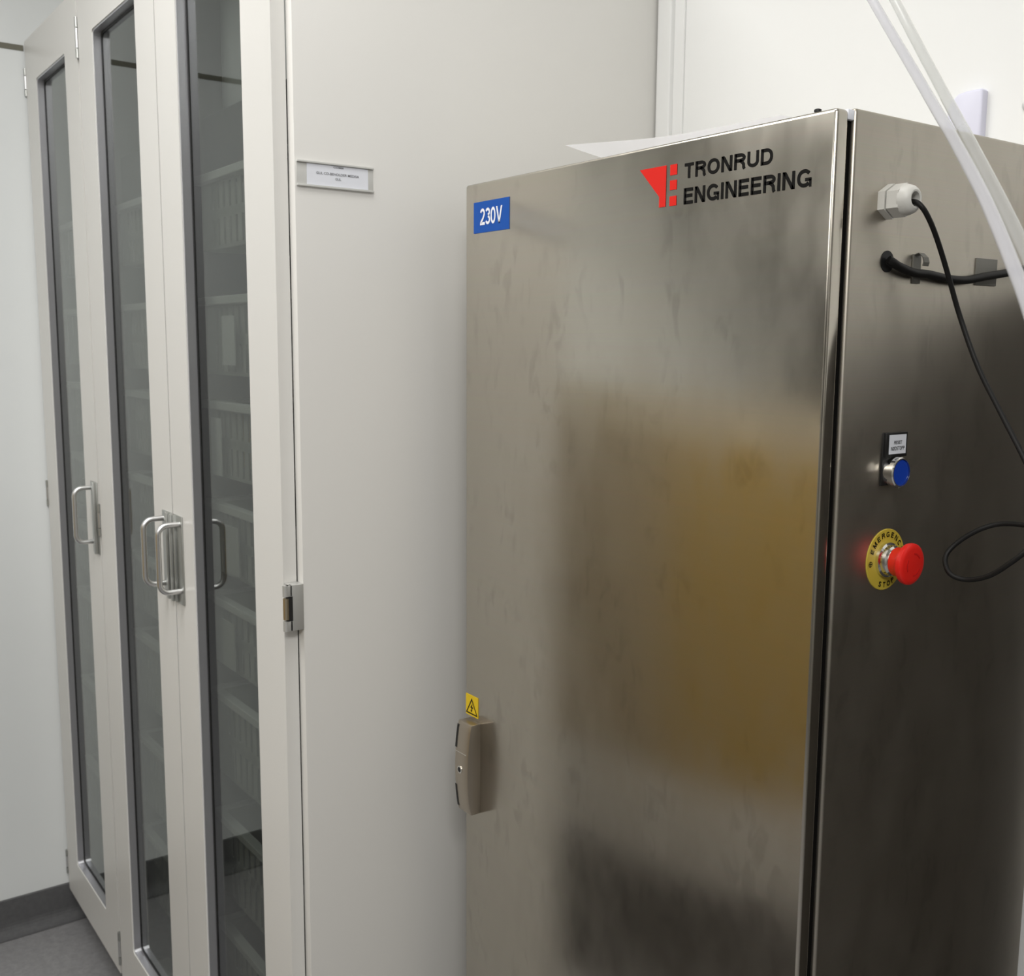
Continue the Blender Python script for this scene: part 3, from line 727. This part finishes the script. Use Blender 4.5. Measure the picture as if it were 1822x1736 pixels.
# lifting bolt on the roof
MB().lathe((-0.6480, 0.812, ST+0.002), Z1, [(0.0026, 0), (0.0026, 0.0060), (0.0034, 0.0060), (0.0034, 0.0080), (0.002, 0.0088)], 20).build('roof_bolt', M['blackplastic'], enc, label='dark bolt on the roof of the enclosure')
MB().box(SX1-0.012, SX1-0.001, DY1, BY0, ST-0.008, ST+0.001, 0.001).build('seal_end', M['white'], enc)

# ------------------------------------------------------------------ loose things
# clear plastic wallet and paper on the roof of the enclosure
def sheet(name, P00, P10, P01, P11, m, curl, label, cat):
    P = []; n = 16
    for i in range(n+1):
        row = []
        for j in range(n+1):
            s, t_ = i/n, j/n
            p = (Vector(P00)*(1-s)+Vector(P10)*s)*(1-t_) + (Vector(P01)*(1-s)+Vector(P11)*s)*t_
            p.z += curl*(1-s)**2*(1-t_)**2 + 0.0006*math.sin(9*s+3*t_); p.z = max(p.z, ST+0.0042)
            row.append(p)
        P.append(row)
    a = MB().grid(P)
    return tag(a.build(name, m), label, cat)
sheet('plastic_wallet', (-0.987, 0.788, 1.6400), (-0.672, 0.790, 1.6400), (-0.985, 0.990, 1.639), (-0.665, 0.990, 1.639), M['film'], 0.0180, 'translucent plastic wallet curling up on the roof of the steel enclosure', 'plastic wallet')
# housing on the back wall and screw head at the frame edge
hs = MB(); hs.prism([(-0.7640, YB, 1.630), (-0.7640, YB, 1.712), (-0.7600, YB, 1.722), (-0.7510, YB, 1.729), (-0.740, YB, 1.7305), (-0.7225, YB, 1.7305), (-0.7200, YB, 1.728), (-0.7200, YB, 1.630)], (0, -0.012, 0))
bmesh.ops.bevel(hs.bm, geom=[e for e in hs.bm.edges if all(v.co.y < YB-0.006 for v in e.verts)], offset=0.003, segments=3, profile=0.5, affect='EDGES')
tag(hs.build('sensor_housing', M['housing']), 'small bluish-white plastic housing on the wall above the steel enclosure', 'housing')
sc_ = MB().lathe((-0.6700, YB, 1.7035), (0, -1, 0), [(0.0062, 0), (0.0062, 0.002), (0.0045, 0.0035), (0, 0.004)], 24).build('screw_head', M['alu'])
tag(sc_, 'bright metal screw head on the white wall at the right edge', 'screw')
# cables
thick = smooth_path([(SX1+0.0042, 0.8555, 1.5085), (SX1+0.0062, 0.8600, 1.5060), (SX1+0.0068, 0.8701, 1.5024), (SX1+0.0066, 0.8925, 1.4983), (SX1+0.0066, 0.9151, 1.4978), (SX1+0.0055, 0.9529, 1.4950), (SX1+0.0055, 0.9821, 1.4952), (SX1+0.0062, 1.0137, 1.4998), (SX1+0.0062, 1.0529, 1.5050), (SX1+0.0065, 1.10, 1.512), (SX1+0.0065, 1.16, 1.515)])
tag(MB().tube(thick, 0.0040, 14).build('power_cable', M['cable']), 'thick black cable from the round hole along the steel side through two clips', 'cable')
thin = smooth_path([(SX1+0.0212, 0.8556, 1.5580), (SX1+0.0290, 0.8562, 1.5572), (-0.5653, 0.8581, 1.5517), (-0.5638, 0.8652, 1.5438), (-0.5638, 0.8761, 1.5318), (-0.5648, 0.8911, 1.5134), (-0.5648, 0.9063, 1.4899), (-0.5597, 0.9192, 1.4563), (-0.5396, 0.9195, 1.4120), (-0.5119, 0.9139, 1.3719), (-0.4844, 0.9085, 1.3330), (-0.4675, 0.9075, 1.3026), (-0.4690, 0.924, 1.279),
   (-0.4793, 0.9348, 1.2683), (-0.4982, 0.943, 1.2679), (-0.5216, 0.9446, 1.2655), (-0.5387, 0.9364, 1.2578), (-0.5552, 0.9274, 1.2427), (-0.5594, 0.9186, 1.2298), (-0.5497, 0.9118, 1.217), (-0.5342, 0.9151, 1.2135), (-0.5117, 0.9136, 1.2216), (-0.4907, 0.9121, 1.2381), (-0.4781, 0.9156, 1.2526), (-0.4760, 0.93, 1.268), (-0.4820, 0.945, 1.285)])
tag(MB().tube(thin, 0.0024, 12).build('sensor_cable', M['cable']), 'thin black cable hanging in a loop from the light grey cable gland', 'cable')
# clear tubes hanging from the ceiling
ta = smooth_path([(-0.83, 0.985, 2.60), (-0.82, 0.97, 2.15), (-0.7154, 0.8692, 1.8689), (-0.5889, 0.8034, 1.7226), (-0.5099, 0.7480, 1.6444), (-0.4534, 0.7022, 1.5930), (-0.4284, 0.6802, 1.5717), (-0.3652, 0.6176, 1.5196), (-0.3107, 0.5608, 1.4698), (-0.2812, 0.5266, 1.4433), (-0.2319, 0.4642, 1.4003)], 10)
tb = smooth_path([(-0.80, 1.00, 2.60), (-0.79, 0.985, 2.15), (-0.7009, 0.8930, 1.8700), (-0.5809, 0.8234, 1.7243), (-0.5217, 0.7817, 1.6595), (-0.4494, 0.7193, 1.5910), (-0.4296, 0.6998, 1.5745), (-0.3665, 0.6367, 1.5206), (-0.3158, 0.5846, 1.4763), (-0.2863, 0.5506, 1.4510), (-0.2319, 0.4859, 1.4046)], 10)
tag(MB().tube(ta, 0.0038, 20, cap=False).build('plastic_tube', M['tubemilk']), 'milky plastic tube hanging diagonally, left one of the pair at the upper right', 'tube', 'clear tubes')
tag(MB().tube(tb, 0.0040, 20, cap=False).build('plastic_tube', M['tubeclear']), 'clear plastic tube hanging diagonally, right one of the pair at the upper right', 'tube', 'clear tubes')
